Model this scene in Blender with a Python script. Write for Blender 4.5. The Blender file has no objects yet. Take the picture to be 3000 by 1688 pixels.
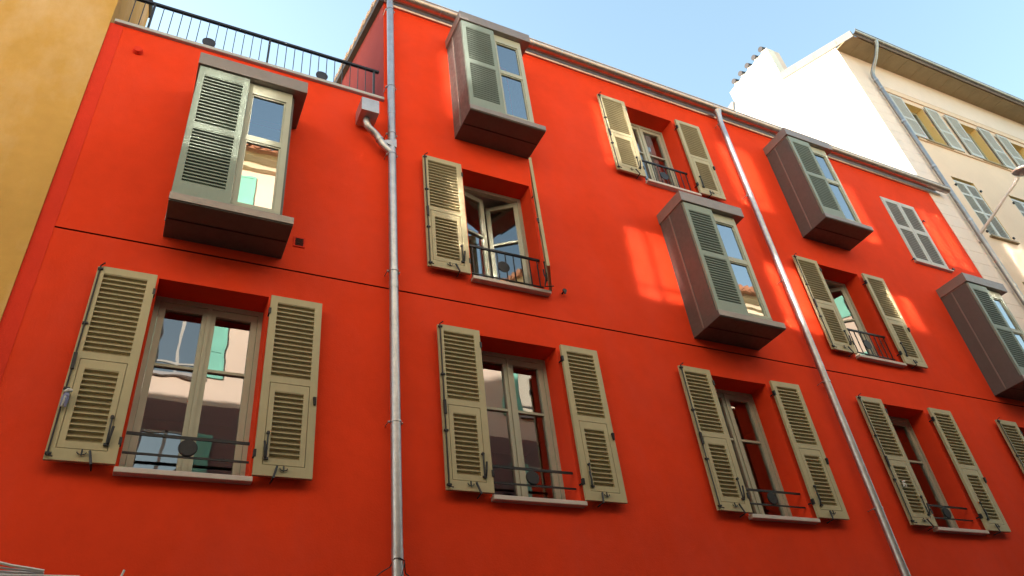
import bpy, bmesh, math, random
from mathutils import Vector, Matrix
random.seed(4)
C = bpy.context.scene.collection
SC = bpy.context.scene

# ------------------------------------------------------------------ helpers
class MB:
    """collects faces; build() links ONE mesh object"""
    def __init__(s):
        s.v = []; s.f = []; s.m = []; s.cur = 0
    def mat(s, i): s.cur = i; return s
    def face(s, pts):
        n = len(s.v); s.v += [tuple(p) for p in pts]
        s.f.append(tuple(range(n, n + len(pts)))); s.m.append(s.cur)
    def box(s, x0, x1, y0, y1, z0, z1):
        n = len(s.v)
        s.v += [(x0,y0,z0),(x1,y0,z0),(x1,y1,z0),(x0,y1,z0),(x0,y0,z1),(x1,y0,z1),(x1,y1,z1),(x0,y1,z1)]
        for q in ((0,3,2,1),(4,5,6,7),(0,1,5,4),(1,2,6,5),(2,3,7,6),(3,0,4,7)):
            s.f.append(tuple(n+i for i in q)); s.m.append(s.cur)
        return s
    def hull8(s, p):
        n = len(s.v); s.v += [tuple(q) for q in p]
        for q in ((0,3,2,1),(4,5,6,7),(0,1,5,4),(1,2,6,5),(2,3,7,6),(3,0,4,7)):
            s.f.append(tuple(n+i for i in q)); s.m.append(s.cur)
        return s
    def prism(s, prof, axis, a, b):
        """extrude a closed 2-D profile along an axis ('x': prof=(y,z); 'y': prof=(x,z); 'z': prof=(x,y))"""
        def P(u, w, t):
            return {'x': (t,u,w), 'y': (u,t,w), 'z': (u,w,t)}[axis]
        n = len(s.v); k = len(prof)
        s.v += [P(u,w,a) for u,w in prof] + [P(u,w,b) for u,w in prof]
        s.f.append(tuple(n+i for i in range(k))); s.m.append(s.cur)
        s.f.append(tuple(n+k+i for i in reversed(range(k)))); s.m.append(s.cur)
        for i in range(k):
            j = (i+1) % k
            s.f.append((n+i, n+k+i, n+k+j, n+j)); s.m.append(s.cur)
        return s
    def tube(s, path, r, seg=10, caps=True):
        path = [Vector(p) for p in path]; rings = []
        rad = r if isinstance(r, (list, tuple)) else [r]*len(path)
        up = None
        for i, p in enumerate(path):
            d = (path[min(i+1,len(path)-1)] - path[max(i-1,0)]).normalized()
            if up is None:
                up = Vector((0,0,1)) if abs(d.z) < .9 else Vector((1,0,0))
            a = d.cross(up).normalized(); b = a.cross(d).normalized(); up = b
            n = len(s.v); rings.append(n)
            for k in range(seg):
                t = 2*math.pi*k/seg
                s.v.append(tuple(p + a*math.cos(t)*rad[i] + b*math.sin(t)*rad[i]))
        for i in range(len(path)-1):
            for k in range(seg):
                k2 = (k+1) % seg
                s.f.append((rings[i]+k, rings[i]+k2, rings[i+1]+k2, rings[i+1]+k)); s.m.append(s.cur)
        if caps:
            s.f.append(tuple(rings[0]+k for k in reversed(range(seg)))); s.m.append(s.cur)
            s.f.append(tuple(rings[-1]+k for k in range(seg))); s.m.append(s.cur)
        return s
    def disc(s, x, y, z, r, t, axis='y', seg=24):
        prof = [(math.cos(2*math.pi*k/seg)*r + (x if axis != 'x' else y),
                 math.sin(2*math.pi*k/seg)*r + (z if axis != 'z' else y)) for k in range(seg)]
        if axis == 'y': s.prism(prof, 'y', y, y+t)
        elif axis == 'z': s.prism(prof, 'z', z, z+t)
        else: s.prism(prof, 'x', x, x+t)
        return s
    def build(s, name, mats, parent=None, loc=(0,0,0), smooth=False, bevel=0):
        me = bpy.data.meshes.new(name)
        me.from_pydata(s.v, [], s.f)
        if not isinstance(mats, (list, tuple)): mats = [mats]
        for m in mats: me.materials.append(m)
        for p, i in zip(me.polygons, s.m):
            p.material_index = i; p.use_smooth = smooth
        if name != 'pane':          # a pane is one face that already looks outwards
            bm = bmesh.new(); bm.from_mesh(me)
            bmesh.ops.recalc_face_normals(bm, faces=bm.faces)
            bm.to_mesh(me); bm.free()
        me.update()
        o = bpy.data.objects.new(name, me); C.objects.link(o); o.location = loc
        if parent: o.parent = parent
        if smooth:
            try:
                me.set_sharp_from_angle(angle=math.radians(40))
            except Exception: pass
        if bevel:
            b = o.modifiers.new('edge', 'BEVEL'); b.width = bevel; b.segments = 2; b.limit_method = 'ANGLE'
        return o

def empty(name, label, cat, loc=(0,0,0), group=None):
    o = bpy.data.objects.new(name, None); C.objects.link(o); o.location = loc
    o.empty_display_size = .3
    return tag(o, label, cat, group)
def tag(o, label, cat=None, group=None):
    o['label'] = label
    if cat: o['category'] = cat
    if group: o['group'] = group
    return o
def kids(o): return [c for c in bpy.data.objects if c.parent == o]
def dup(o, loc, parent):
    r = o.copy(); C.objects.link(r); r.location = loc; r.parent = parent
    for c in kids(o):
        d = c.copy(); C.objects.link(d); d.parent = r
    return r

# ------------------------------------------------------------------ materials
def base(name, rough=.8, metal=0., spec=.3):
    m = bpy.data.materials.new(name); m.use_nodes = True
    nt = m.node_tree; b = nt.nodes['Principled BSDF']
    b.inputs['Roughness'].default_value = rough; b.inputs['Metallic'].default_value = metal
    b.inputs['Specular IOR Level'].default_value = spec
    tc = nt.nodes.new('ShaderNodeTexCoord')
    return m, nt, b, tc
def noise(nt, tc, scale, detail=5, rough=.55, stretch=None):
    n = nt.nodes.new('ShaderNodeTexNoise'); n.inputs['Scale'].default_value = scale
    n.inputs['Detail'].default_value = detail; n.inputs['Roughness'].default_value = rough
    if stretch:
        mp = nt.nodes.new('ShaderNodeMapping'); mp.inputs['Scale'].default_value = stretch
        nt.links.new(tc.outputs['Object'], mp.inputs['Vector']); nt.links.new(mp.outputs[0], n.inputs['Vector'])
    else:
        nt.links.new(tc.outputs['Object'], n.inputs['Vector'])
    return n
def ramp(nt, src, stops):
    r = nt.nodes.new('ShaderNodeValToRGB'); e = r.color_ramp.elements
    while len(e) < len(stops): e.new(.5)
    for i, (p, c) in enumerate(stops):
        e[i].position = p; e[i].color = (*c, 1)
    nt.links.new(src, r.inputs[0]); return r
def mixc(nt, fac, a, b, mode='MIX'):
    m = nt.nodes.new('ShaderNodeMix'); m.data_type = 'RGBA'; m.blend_type = mode
    for sock, v in ((m.inputs[0], fac), (m.inputs[6], a), (m.inputs[7], b)):
        if hasattr(v, 'is_linked') or hasattr(v, 'node'): nt.links.new(v, sock)
        elif isinstance(v, (int, float)): sock.default_value = v
        else: sock.default_value = (*v, 1)
    return m.outputs[2]
def bump(nt, b, src, strength, dist):
    bp = nt.nodes.new('ShaderNodeBump'); bp.inputs['Strength'].default_value = strength
    bp.inputs['Distance'].default_value = dist
    nt.links.new(src, bp.inputs['Height']); nt.links.new(bp.outputs[0], b.inputs['Normal'])
def sc3(c, k): return tuple(min(1., x*k) for x in c)

def plaster(name, col, var=.10, rough=.9, bmp=.25, grain=70, stain=None, stain_amt=.0, spec=.15):
    m, nt, b, tc = base(name, rough, 0, spec)
    n1 = noise(nt, tc, .55, 6, .6)
    n2 = noise(nt, tc, 5.5, 4, .6)
    r1 = ramp(nt, n1.outputs[0], [(.3, sc3(col, 1-var)), (.7, sc3(col, 1+var))])
    r2 = ramp(nt, n2.outputs[0], [(.3, (1-var*.55,)*3), (.7, (1, 1, 1))])
    c = mixc(nt, 1., r1.outputs[0], r2.outputs[0], 'MULTIPLY')
    if stain:
        n3 = noise(nt, tc, .8, 8, .68, (1., 1., .45))
        r3 = ramp(nt, n3.outputs[0], [(.46, (0,0,0)), (.68, (stain_amt,)*3)])
        c = mixc(nt, r3.outputs[0], c, stain)
    nt.links.new(c, b.inputs['Base Color'])
    g = noise(nt, tc, grain, 3, .7); h = noise(nt, tc, 4, 3, .5)
    a = nt.nodes.new('ShaderNodeMath'); a.operation = 'MULTIPLY_ADD'; a.inputs[1].default_value = 1.6
    nt.links.new(h.outputs[0], a.inputs[0]); nt.links.new(g.outputs[0], a.inputs[2])
    bump(nt, b, a.outputs[0], bmp, .006)
    return m
def paint(name, col, rough=.5, var=.08, spec=.35, bmp=.04):
    m, nt, b, tc = base(name, rough, 0, spec)
    n1 = noise(nt, tc, 3.0, 5, .6); r1 = ramp(nt, n1.outputs[0], [(.3, sc3(col, 1-var)), (.7, sc3(col, 1+var))])
    n2 = noise(nt, tc, 30, 4, .6, (1, 1, .15)); r2 = ramp(nt, n2.outputs[0], [(.35, (1-var*.7,)*3), (.65, (1,1,1))])
    oi = nt.nodes.new('ShaderNodeObjectInfo'); ro = ramp(nt, oi.outputs['Random'], [(0, (.90, .90, .92)), (1, (1.0, 1.0, .97))])
    nt.links.new(mixc(nt, 1., mixc(nt, 1., r1.outputs[0], r2.outputs[0], 'MULTIPLY'), ro.outputs[0], 'MULTIPLY'), b.inputs['Base Color'])
    bump(nt, b, n2.outputs[0], bmp, .004)
    return m
def metal(name, col, rough=.4, met=1., var=.15, scale=6):
    m, nt, b, tc = base(name, rough, met, .5)
    n1 = noise(nt, tc, scale, 6, .7); r1 = ramp(nt, n1.outputs[0], [(.3, sc3(col, 1-var)), (.7, sc3(col, 1+var))])
    nt.links.new(r1.outputs[0], b.inputs['Base Color'])
    n2 = noise(nt, tc, scale*5, 4, .6)
    rr = ramp(nt, n2.outputs[0], [(.3, (rough*.75,)*3), (.7, (min(1, rough*1.3),)*3)])
    nt.links.new(rr.outputs[0], b.inputs['Roughness'])
    bump(nt, b, n2.outputs[0], .05, .003)
    return m
def glass(name, ior=1.9, rough=0.0, see=True, tint=(.8, .86, .84), wavy=0.0):
    m = bpy.data.materials.new(name); m.use_nodes = True; nt = m.node_tree
    out = nt.nodes['Material Output']; nt.nodes.remove(nt.nodes['Principled BSDF'])
    fr = nt.nodes.new('ShaderNodeFresnel'); fr.inputs[0].default_value = ior
    gl = nt.nodes.new('ShaderNodeBsdfGlossy'); gl.inputs['Roughness'].default_value = rough
    gl.inputs['Color'].default_value = (1, 1, 1, 1)
    if see:
        tr = nt.nodes.new('ShaderNodeBsdfTransparent'); tr.inputs[0].default_value = (*tint, 1)
    else:
        tr = nt.nodes.new('ShaderNodeBsdfDiffuse'); tr.inputs[0].default_value = (*tint, 1)
    mx = nt.nodes.new('ShaderNodeMixShader')
    nt.links.new(fr.outputs[0], mx.inputs[0]); nt.links.new(tr.outputs[0], mx.inputs[1]); nt.links.new(gl.outputs[0], mx.inputs[2])
    if wavy:
        tc = nt.nodes.new('ShaderNodeTexCoord')
        n = noise(nt, tc, 1.7, 2, .4)
        bp = nt.nodes.new('ShaderNodeBump'); bp.inputs['Strength'].default_value = 1; bp.inputs['Distance'].default_value = wavy
        nt.links.new(n.outputs[0], bp.inputs['Height']); nt.links.new(bp.outputs[0], gl.inputs['Normal'])
    nt.links.new(mx.outputs[0], out.inputs['Surface'])
    return m

M = {}
RED = (.72, .047, .011)
M['red'] = plaster('red_plaster', RED, .11, .92, .45, 60, (.62, .07, .045), .30)
M['red_shaded'] = plaster('shaded_red_plaster', (.30, .045, .045), .1, .92, .4, 60)  # red plaster darkened: the step wall's shade is put into the colour
M['red_band'] = plaster('red_corner_plaster', (.66, .040, .018), .12, .92, .5, 45)
M['groove'] = plaster('groove_red', (.16, .012, .006), .1)
M['yellow'] = plaster('ochre_plaster', (.56, .315, .085), .13, .93, .6, 34, (.68, .46, .27), .6)
M['beige'] = plaster('beige_plaster', (.74, .56, .43), .06, .92, .2, 60)
M['white'] = plaster('white_plaster', (.86, .82, .74), .04, .92, .2, 60)
M['quoin'] = plaster('pale_quoin_plaster', (.78, .65, .58), .06, .92, .25, 60)
M['reveal'] = plaster('ochre_reveal', (.74, .52, .22), .06)
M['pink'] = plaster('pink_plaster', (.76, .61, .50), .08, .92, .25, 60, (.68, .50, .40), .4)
M['cream'] = plaster('cream_plaster', (.74, .64, .48), .07, .92, .25, 60)
M['inner'] = plaster('room_plaster', (.50, .46, .42), .08)
M['ceiling'] = plaster('room_ceiling_plaster', (.72, .70, .67), .04)
M['shutter'] = paint('khaki_paint', (.43, .36, .215), .5, .07)
M['greygreen'] = paint('grey_green_paint', (.225, .265, .22), .5, .06)
M['frame'] = paint('frame_paint', (.41, .41, .325), .45, .06)
M['palegrey'] = paint('pale_grey_paint', (.52, .50, .46), .55, .06)
M['oldgrey'] = paint('old_grey_paint', (.52, .525, .51), .6, .08)
M['turq'] = paint('turquoise_paint', (.25, .62, .50), .55, .08)
M['clad'] = metal('brown_grey_cladding', (.098, .086, .079), .52, .12, .10, 3)
M['cap'] = metal('brown_grey_cap', (.23, .185, .165), .45, .3, .08, 3)
M['zinc'] = metal('zinc', (.41, .40, .42), .45, .92, .16, 7)
M['coppery'] = metal('weathered_gutter_zinc', (.42, .33, .29), .36, .85, .2, 5)
M['low_bounce'] = plaster('low_bounce_plaster', (.10, .09, .085), .15)  # kept dark so the unseen ground floor bounces little light
M['wall_shade'] = plaster('painted_shade_plaster', (.24, .155, .15), .12, .92, .3, 50)  # shade of the lower opposite walls, painted as a darker plaster
M['board'] = paint('dark_brown_board', (.035, .018, .016), .6)
M['paletile'] = plaster('pale_tile', (.62, .46, .38), .2, .85, .4, 20)
M['flash'] = paint('grey_flashing', (.205, .20, .20), .6)
M['iron'] = metal('black_iron', (.022, .021, .024), .5, .4, .2, 20)
M['disc'] = metal('dark_disc_iron', (.040, .036, .042), .5, .5, .2, 10)
M['stone'] = plaster('sill_stone', (.58, .50, .46), .12, .7, .15, 30, (.40, .25, .22), .5)
M['coping'] = plaster('coping_stone', (.42, .40, .40), .1, .7, .15, 30)
M['tile'] = plaster('terracotta_tile', (.42, .20, .12), .3, .85, .5, 20)
M['soffit'] = paint('soffit_board', (.33, .255, .15), .7, .12)
M['concrete'] = plaster('street_paving', (.05, .048, .046), .2, .9, .4, 20)
M['pale_cloth'] = plaster('pale_cloth', (.62, .60, .58), .12, .95, .3, 60)
M['blue_cloth'] = plaster('blue_grey_cloth', (.22, .22, .36), .2, .95, .3, 60)
M['curtain'] = plaster('curtain_cloth', (.74, .75, .82), .05, .95, .1, 40)
M['glass'] = glass('window_glass', 2.6, 0.0, True, (.80, .85, .83), .0024)
M['bayglass'] = glass('bay_window_glass', 3.7, 0.0, True, (.80, .85, .85), .0016)
M['oppglass'] = glass('street_window_glass', 6.0, .045, False, (.015, .018, .022))
M['dark'] = plaster('dark_void', (.02, .018, .016), .1)
M['lampglass'] = glass('lamp_glass', 1.6, .15, False, (.12, .09, .09))
M['lamp'] = paint('lamp_paint', (.72, .62, .57), .4, .05)

# ------------------------------------------------------------------ ground
g = MB(); g.face([(-60,-60,0),(120,-60,0),(120,90,0),(-60,90,0)])
st = g.build('street', M['concrete']); st['kind'] = 'structure'

# ------------------------------------------------------------------ RED HOUSE
XL, XS, XR = -1.335, 2.09, 15.30        # left corner, step of the terrace, right corner
ZT, ZE = 9.985, 12.42                   # terrace top, eave
red = empty('red_house', 'bright red three storey house with khaki shutters and boxed bay windows', 'house', (7, 4, 0))
RO = Vector((7, 4, 0))
def rp(mb, name, mats, smooth=False, bevel=0):
    o = mb.build(name, mats, red, tuple(-RO), smooth, bevel); return o

F1, F2, F3 = 4.345, 7.125, 9.895        # sill tops
wins = [  # cx, sill, top, kind
    (0.323, F1, 6.335, 'f1'), (3.728, F1, 6.30, 'f1'), (7.095, F1, 6.285, 'f1'), (10.385, F1+.01, 6.29, 'f1'), (13.66, F1+.01, 6.285, 'f1'),
    (3.728, F2, 9.055, 'f2'), (10.375, F2-.01, 9.02, 'f2'),
    (7.04, F3, 11.81, 'f3'), (13.47, 9.83, 11.60, 'shut')]
HW = .523
bays = [(-.25, 6.86), (3.135, 9.63), (6.54, 6.855), (9.84, 9.60), (13.12, 6.85)]
DREV = .30
holes = []
for cx, z0, z1, k in wins: holes.append((cx-HW, cx+HW, z0, z1))
for bx, bz in bays: holes.append((bx+.10, bx+1.02, bz+.2, bz+2.0))
GZ0, GZ1 = 6.722, 6.742                  # expansion joint
xs = sorted({XL, XS, XR} | {round(h[i], 4) for h in holes for i in (0, 1)})
zs = sorted({0., GZ0, GZ1, ZT, ZE} | {round(h[i], 4) for h in holes for i in (2, 3)})
w = MB()
def inhole(x, z): return any(h[0]-1e-4 < x < h[1]+1e-4 and h[2]-1e-4 < z < h[3]+1e-4 for h in holes)
for a, b in zip(xs, xs[1:]):
    for c, d in zip(zs, zs[1:]):
        mx, mz = (a+b)/2, (c+d)/2
        if inhole(mx, mz) or (mx < XS and mz > ZT): continue
        if GZ0-1e-4 < c and d < GZ1+1e-4:
            w.mat(1)
            w.face([(a,.018,c),(b,.018,c),(b,.018,d),(a,.018,d)])
            w.face([(a,0,c),(b,0,c),(b,.018,c),(a,.018,c)]); w.face([(a,0,d),(a,.018,d),(b,.018,d),(b,0,d)])
            w.mat(0); continue
        w.face([(a,0,c),(b,0,c),(b,0,d),(a,0,d)])
for h in holes[:len(wins)]:
    x0, x1, z0, z1 = h; y1 = DREV+.08
    w.face([(x0,0,z0),(x0,y1,z0),(x0,y1,z1),(x0,0,z1)]); w.face([(x1,0,z0),(x1,0,z1),(x1,y1,z1),(x1,y1,z0)])
    w.face([(x0,0,z1),(x0,y1,z1),(x1,y1,z1),(x1,0,z1)]); w.face([(x0,0,z0),(x1,0,z0),(x1,y1,z0),(x0,y1,z0)])
fw = MB.build(w, 'front_wall', [M['red'], M['groove']], red, tuple(-RO))
# side, back and inner walls
s = MB()
RIDGE_Y, RZ = 3.05, 12.50
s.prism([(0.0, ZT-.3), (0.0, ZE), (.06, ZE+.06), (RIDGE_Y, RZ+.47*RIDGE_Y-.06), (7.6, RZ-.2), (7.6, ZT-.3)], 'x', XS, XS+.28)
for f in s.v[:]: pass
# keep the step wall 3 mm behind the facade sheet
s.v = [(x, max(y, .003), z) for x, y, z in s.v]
rp(s, 'step_wall', M['red_shaded'])
for q in ((XL, XL+.2, .41, 7.59, 0, ZT-.35), (XR-.2, XR, .003, 7.59, 0, ZE), (XL, XR, 7.6, 7.9, 0, 12.1)):
    s = MB(); s.box(*q); rp(s, 'outer_wall', M['red'])
s = MB()
for z, zt in ((3.95, 4.23), (6.42, 7.0), (9.15, 9.78)):
    s = MB(); s.box(XL+.2, XR-.2, .40, 7.59, z, zt); rp(s, 'inner_floor', M['ceiling'])
s = MB(); s.box(XL+.2, XR-.2, 3.2, 3.3, 0, 12); rp(s, 'inner_wall', M['inner'])
for x in (2.15, 5.45, 8.75, 12.0):
    s = MB(); s.box(x, x+.1, .40, 3.199, 0, 12); rp(s, 'inner_wall', M['inner'])
s = MB(); s.box(XS+.3, XR-.2, .40, 7.59, 11.93, 12.15); rp(s, 'inner_ceiling', M['ceiling'])
s = MB(); s.box(XL, XL+.148, -.004, .0, 0, ZT)
rp(s, 'corner_band', M['red_band'])
s = MB(); s.box(XL+.04, XS-.004, -.045, .34, ZT, ZT+.055)
rp(s, 'terrace_coping', M['coping'], bevel=.008)
s = MB(); s.box(XL+.3, XS-.003, .341, 7.6, ZT-.3, ZT-.02)
rp(s, 'terrace_floor', M['coping'])

# eave trim, gutter, roof
s = MB(); s.prism([(0.0, 12.345), (-.035, 12.345), (-.05, 12.37), (-.05, 12.40), (0.0, 12.41)], 'x', XS+.14, XR+.05)
s.prism([(0.001, 12.41), (-.03, 12.41), (-.03, 12.50), (0.001, 12.50)], 'x', XS, XR)
rp(s, 'eave_trim', M['coppery'])
gy, gz, gr = -.165, 12.455, .085
s = MB()
arc = [(gy+gr*math.cos(t), gz+gr*math.sin(t)) for t in [math.pi+math.pi*i/12 for i in range(13)]]
inn = [(gy+(gr-.006)*math.cos(t), gz+(gr-.006)*math.sin(t)) for t in [2*math.pi-math.pi*i/12 for i in range(13)]]
s.prism(arc+inn, 'x', XS+.02, 15.50)
s.tube([(XS+.02, gy-gr, gz+.004), (15.50, gy-gr, gz+.004)], .011, 8)
gut = rp(s, 'gutter', M['coppery'], True)
jm = MB(); arc2 = [(gy+(gr+.004)*math.cos(t), gz+(gr+.004)*math.sin(t)) for t in [math.pi+math.pi*i/12 for i in range(13)]]
inn2 = [(gy+(gr+.001)*math.cos(t), gz+(gr+.001)*math.sin(t)) for t in [2*math.pi-math.pi*i/12 for i in range(13)]]
jm.prism(arc2+inn2, 'x', -.011, .011)
jo = jm.build('gutter_joint', M['zinc'], gut, (XS+.9, 0, 0), True)
for k in range(1, 24):
    x = XS+.9+.56*k
    if x < 15.4:
        d = jo.copy(); C.objects.link(d); d.parent = gut; d.location = (x, 0, 0)
s = MB()
s.prism([(gy+gr, 12.50), (gy+gr, 12.53), (RIDGE_Y, RZ+.47*RIDGE_Y+.04), (7.9, 12.2), (7.9, 12.15), (RIDGE_Y, RZ+.47*RIDGE_Y-.02), (.002, 12.50)], 'x', XS-.002, XR-.002)
roof = rp(s, 'roof', M['tile'])
s = MB()   # barrel tiles standing on the roof near the verge and the eave
for j, x in enumerate([XS+.06 + .2*i for i in range(66)]):
    n = 12 if j < 2 else 2
    for k in range(n):
        y = -.02 + .26*k; z = RZ+.05+.47*y
        s.tube([(x, y, z+.012), (x, y+.30, z+.30*.47-.012)], [.088, .074], 8)
s.build('roof_tile', M['tile'], roof, (0, 0, 0), True)
s = MB()   # dark verge board under the tiles
s.prism([(-.04, 12.38), (-.04, 12.545), (RIDGE_Y, RZ+.47*RIDGE_Y+.055), (RIDGE_Y, RZ+.47*RIDGE_Y-.13)], 'x', XS-.085, XS-.0605)
s.prism([(-.04, 12.38), (-.04, 12.50), (RIDGE_Y, RZ+.47*RIDGE_Y-.03), (RIDGE_Y, RZ+.47*RIDGE_Y-.13)], 'x', XS-.0604, XS-.003)
s.build('verge_board', M['board'], roof)
s = MB(); s.tube([(XS-.065, 0, .075), (XS-.065, .29, .075+.29*.47-.045)], [.050, .034], 8)
vt = s.build('verge_tile', M['paletile'], roof, (0, -.03, RZ), True)
for k in range(1, 11):
    d = vt.copy(); C.objects.link(d); d.parent = roof; d.location = (random.uniform(-.008, .008), -.03+.27*k, RZ+.47*.27*k + random.uniform(-.006, .006))

# downpipes
def downpipe(x, ztop, brs, branch=False):
    p = MB(); yp = -.12; r = .052
    if branch:
        p.tube([(x, yp, 0), (x, yp, ztop)], r, 18)
    else:
        p.tube([(x+.02, yp, 0), (x, yp, 11.95), (x-.01, yp-.01, 12.10), (x-.02, gy, 12.30), (x-.02, gy, 12.375)], [r, r, r, r*1.05, r*1.55], 18)
    for z in (3.65, 6.65, 9.60): p.tube([(x+.02*(1-z/12) if not branch else x, yp, z), (x+.02*(1-z/12) if not branch else x, yp, z+.10)], r+.003, 18)
    o = rp(p, 'downpipe', M['zinc'], True)
    br = MB(); br.tube([(0, 0, -.012), (0, 0, .012)], r+.006, 18)
    br.tube([(-.075, .02, 0), (-.05, .02, 0)], .013, 8); br.tube([(.05, .02, 0), (.078, .02, 0)], .013, 8); br.tube([(-.07, .0, 0), (-.07, .12, 0)], .006, 6); br.tube([(.07, .0, 0), (.07, .12, 0)], .006, 6)
    first = None
    for z in brs:
        loc = (x + (0 if branch else .02*(1-z/12)), yp, z)
        if first is None: first = br.build('pipe_bracket', M['zinc'], o, loc, True)
        else:
            d = first.copy(); C.objects.link(d); d.parent = o; d.location = loc
    return o
dp = downpipe(2.158, 12.62, (12.08, 10.20, 9.22, 8.83, 6.90, 5.00), True)
dp['label'] = 'downpipe with a square hopper and a branch joining it'
h = MB(); h.box(1.69, 1.925, -.32, -.03, 9.315, 9.56)
h.build('rain_hopper', M['zinc'], dp, (0, 0, 0), False, .006)
h = MB()
pth = [(1.80, -.16, 9.33), (1.80, -.16, 9.27), (1.815, -.155, 9.22), (1.85, -.145, 9.18), (1.90, -.135, 9.15), (1.95, -.125, 9.11), (1.985, -.12, 9.06), (2.03, -.12, 8.98), (2.10, -.12, 8.90), (2.155, -.12, 8.85)]
h.tube(pth, .048, 16); h.tube([pth[-4], (2.0, -.12, 9.035)], .054, 16)
h.build('branch_pipe', M['zinc'], dp, (0, 0, 0), True)
h = MB(); h.hull8([(2.02,-.165,8.98),(2.205,-.172,8.93),(2.205,-.07,8.93),(2.02,-.07,8.98),(2.05,-.165,9.02),(2.205,-.172,9.08),(2.205,-.07,9.08),(2.05,-.07,9.02)])
h.build('branch_sleeve', M['zinc'], dp)
dp2 = downpipe(8.735, 12.4, (12.05, 10.18, 8.28, 6.42, 4.52))

# small fixtures on the wall
v = MB(); v.box(1.04, 1.165, -.012, -.0, 7.075, 7.215); v.mat(1)
for k in range(6): v.box(1.058, 1.147, -.016, -.0125, 7.092+.018*k, 7.103+.018*k)
rp(v, 'wall_vent', [M['red_band'], M['dark']])
v = MB(); v.tube([(-.965, 0, 9.59), (-.965, -.05, 9.59)], [.06, .045], 14); rp(v, 'wall_spout', M['red_band'], True)
v = MB(); v.tube([(4.487, 0, 7.18), (4.487, -.06, 7.18)], .012, 8); v.disc(4.487, -.075, 7.18, .03, .014); v.box(4.475, 4.50, -.07, -.06, 7.13, 7.17); rp(v, 'shutter_stop', M['iron'])

# ---------------------------------------------------------------- shutters
def slats(mb, x0, x1, z0, z1, n, t, edge=.0085, drop=None, back=True):
    pitch = (z1-z0)/n; drop = drop or t*.30
    if back: mb.box(x0, x1, t-.004, t-.0015, z0, z1)
    for k in range(n):
        zt = z0 + pitch*(k+1)
        a0, a1 = .004, (t-.0045 if back else t-.002)
        mb.hull8([(x0,a0,zt-edge),(x1,a0,zt-edge),(x1,a1,zt-edge-drop),(x0,a1,zt-edge-drop),
                  (x0,a0,zt),(x1,a0,zt),(x1,a1,zt-drop),(x0,a1,zt-drop)])
def shutter_mesh(wd, h, side, t=.036):
    """side 'L': free edge at x=0 with rebate strip, hinge at x=wd.  side 'R': hinge at x=0"""
    k = h/1.95; mb = MB()
    P = (.064, .436, .105*k, .937*k)           # lower flap
    Z = (1.008*k, 1.872*k)
    L0, R1 = .064, wd-.076
    if side == 'R': L0, R1 = .070, wd-.072
    P = (L0, R1, P[2], P[3])
    x0 = .036 if side == 'L' else 0
    mb.box(x0, L0, 0, t, 0, h); mb.box(R1, wd, 0, t, 0, h)
    mb.box(L0, R1, 0, t, 0, P[2]-.003); mb.box(L0, R1, 0, t, P[3]+.003, Z[0]); mb.box(L0, R1, 0, t, Z[1], h)
    if side == 'L': mb.box(0, .036, .013, t, .002, h-.002)
    slats(mb, L0, R1, Z[0], Z[1], 16, t)
    a, b, c, d = P[0]+.006, P[1]-.006, P[2]+.003, P[3]-.003
    lx0, lx1, lz0, lz1 = a+.048, b-.048, c+.06, d-.085
    mb.box(a, lx0, .001, t, c, d); mb.box(lx1, b, .001, t, c, d)
    mb.box(lx0, lx1, .001, t, c, lz0); mb.box(lx0, lx1, .001, t, lz1, d)
    mb.box(P[0], P[1], .020, t-.001, P[2]-.002, c-.0005); mb.box(P[0], P[1], .020, t-.001, d+.0005, P[3]+.002)
    mb.box(P[0], a-.0005, .020, t-.001, c, d); mb.box(b+.0005, P[1], .020, t-.001, c, d)
    slats(mb, lx0, lx1, lz0, lz1, 13, t)
    return mb, lx0, lx1
def hardware(wd, h, side, rod):
    """[(part name, mesh)] of the iron fittings on one leaf"""
    out = []
    f = (lambda x: x) if side == 'L' else (lambda x: wd-x)
    xh = f(wd-.098)
    mb = MB(); mb.tube([(xh, -.012, .16), (xh, -.012, .40)], .0075, 6)
    mb.disc(xh, -.022, .405, .016, .022, 'y', 10); mb.box(xh-.02, xh+.02, -.02, 0, .145, .165)
    mb.tube([(xh, -.014, .16), (f(wd-.085), -.02, .165), (f(wd-.082), -.034, .22), (f(wd-.072), -.034, .31)], [.008, .011, .011, .011], 6)
    out.append(('handle', mb))
    mb = MB(); ring = [(wd*.5+.034*math.cos(t), -.012, .075+.024*math.sin(t)) for t in [math.pi*i/10+math.pi for i in range(11)]]
    mb.tube(ring, .0045, 5); mb.tube([(wd*.5, -.012, .098), (wd*.5, -.016, .045)], .007, 6); out.append(('pull_ring', mb))
    mb = MB(); mb.tube([(f(wd-.20), -.02, .085), (f(wd-.17), -.05, -.035), (f(wd-.165), .06, -.045)], [.0115, .011, .008], 6); out.append(('stay_hook', mb))
    if rod:
        mb = MB(); mb.tube([(.06, -.03, .015), (.022, -.006, .03), (.022, -.005, h*.5), (.022, -.005, h), (.055, -.03, h+.02)], .0075, 6)
        for z in (.04, .32*h, .66*h, h-.045): mb.box(.004, .05, -.014, .012, z, z+.018)
        mb.hull8([(.012,-.02,.42*h),(.04,-.02,.42*h),(.04,-.002,.42*h),(.012,-.002,.42*h),(.008,-.028,.50*h),(.036,-.028,.50*h),(.036,-.002,.50*h),(.008,-.002,.50*h)])
        out.append(('bolt_rod', mb))
    else:
        mb = MB(); mb.hull8([(wd-.03,-.02,.38*h),(wd-.01,-.02,.38*h),(wd-.01,0,.38*h),(wd-.03,0,.38*h),(wd-.04,-.03,.42*h),(wd-.01,-.03,.42*h),(wd-.01,0,.42*h),(wd-.04,0,.42*h)])
        out.append(('catch', mb))
    return out
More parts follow.
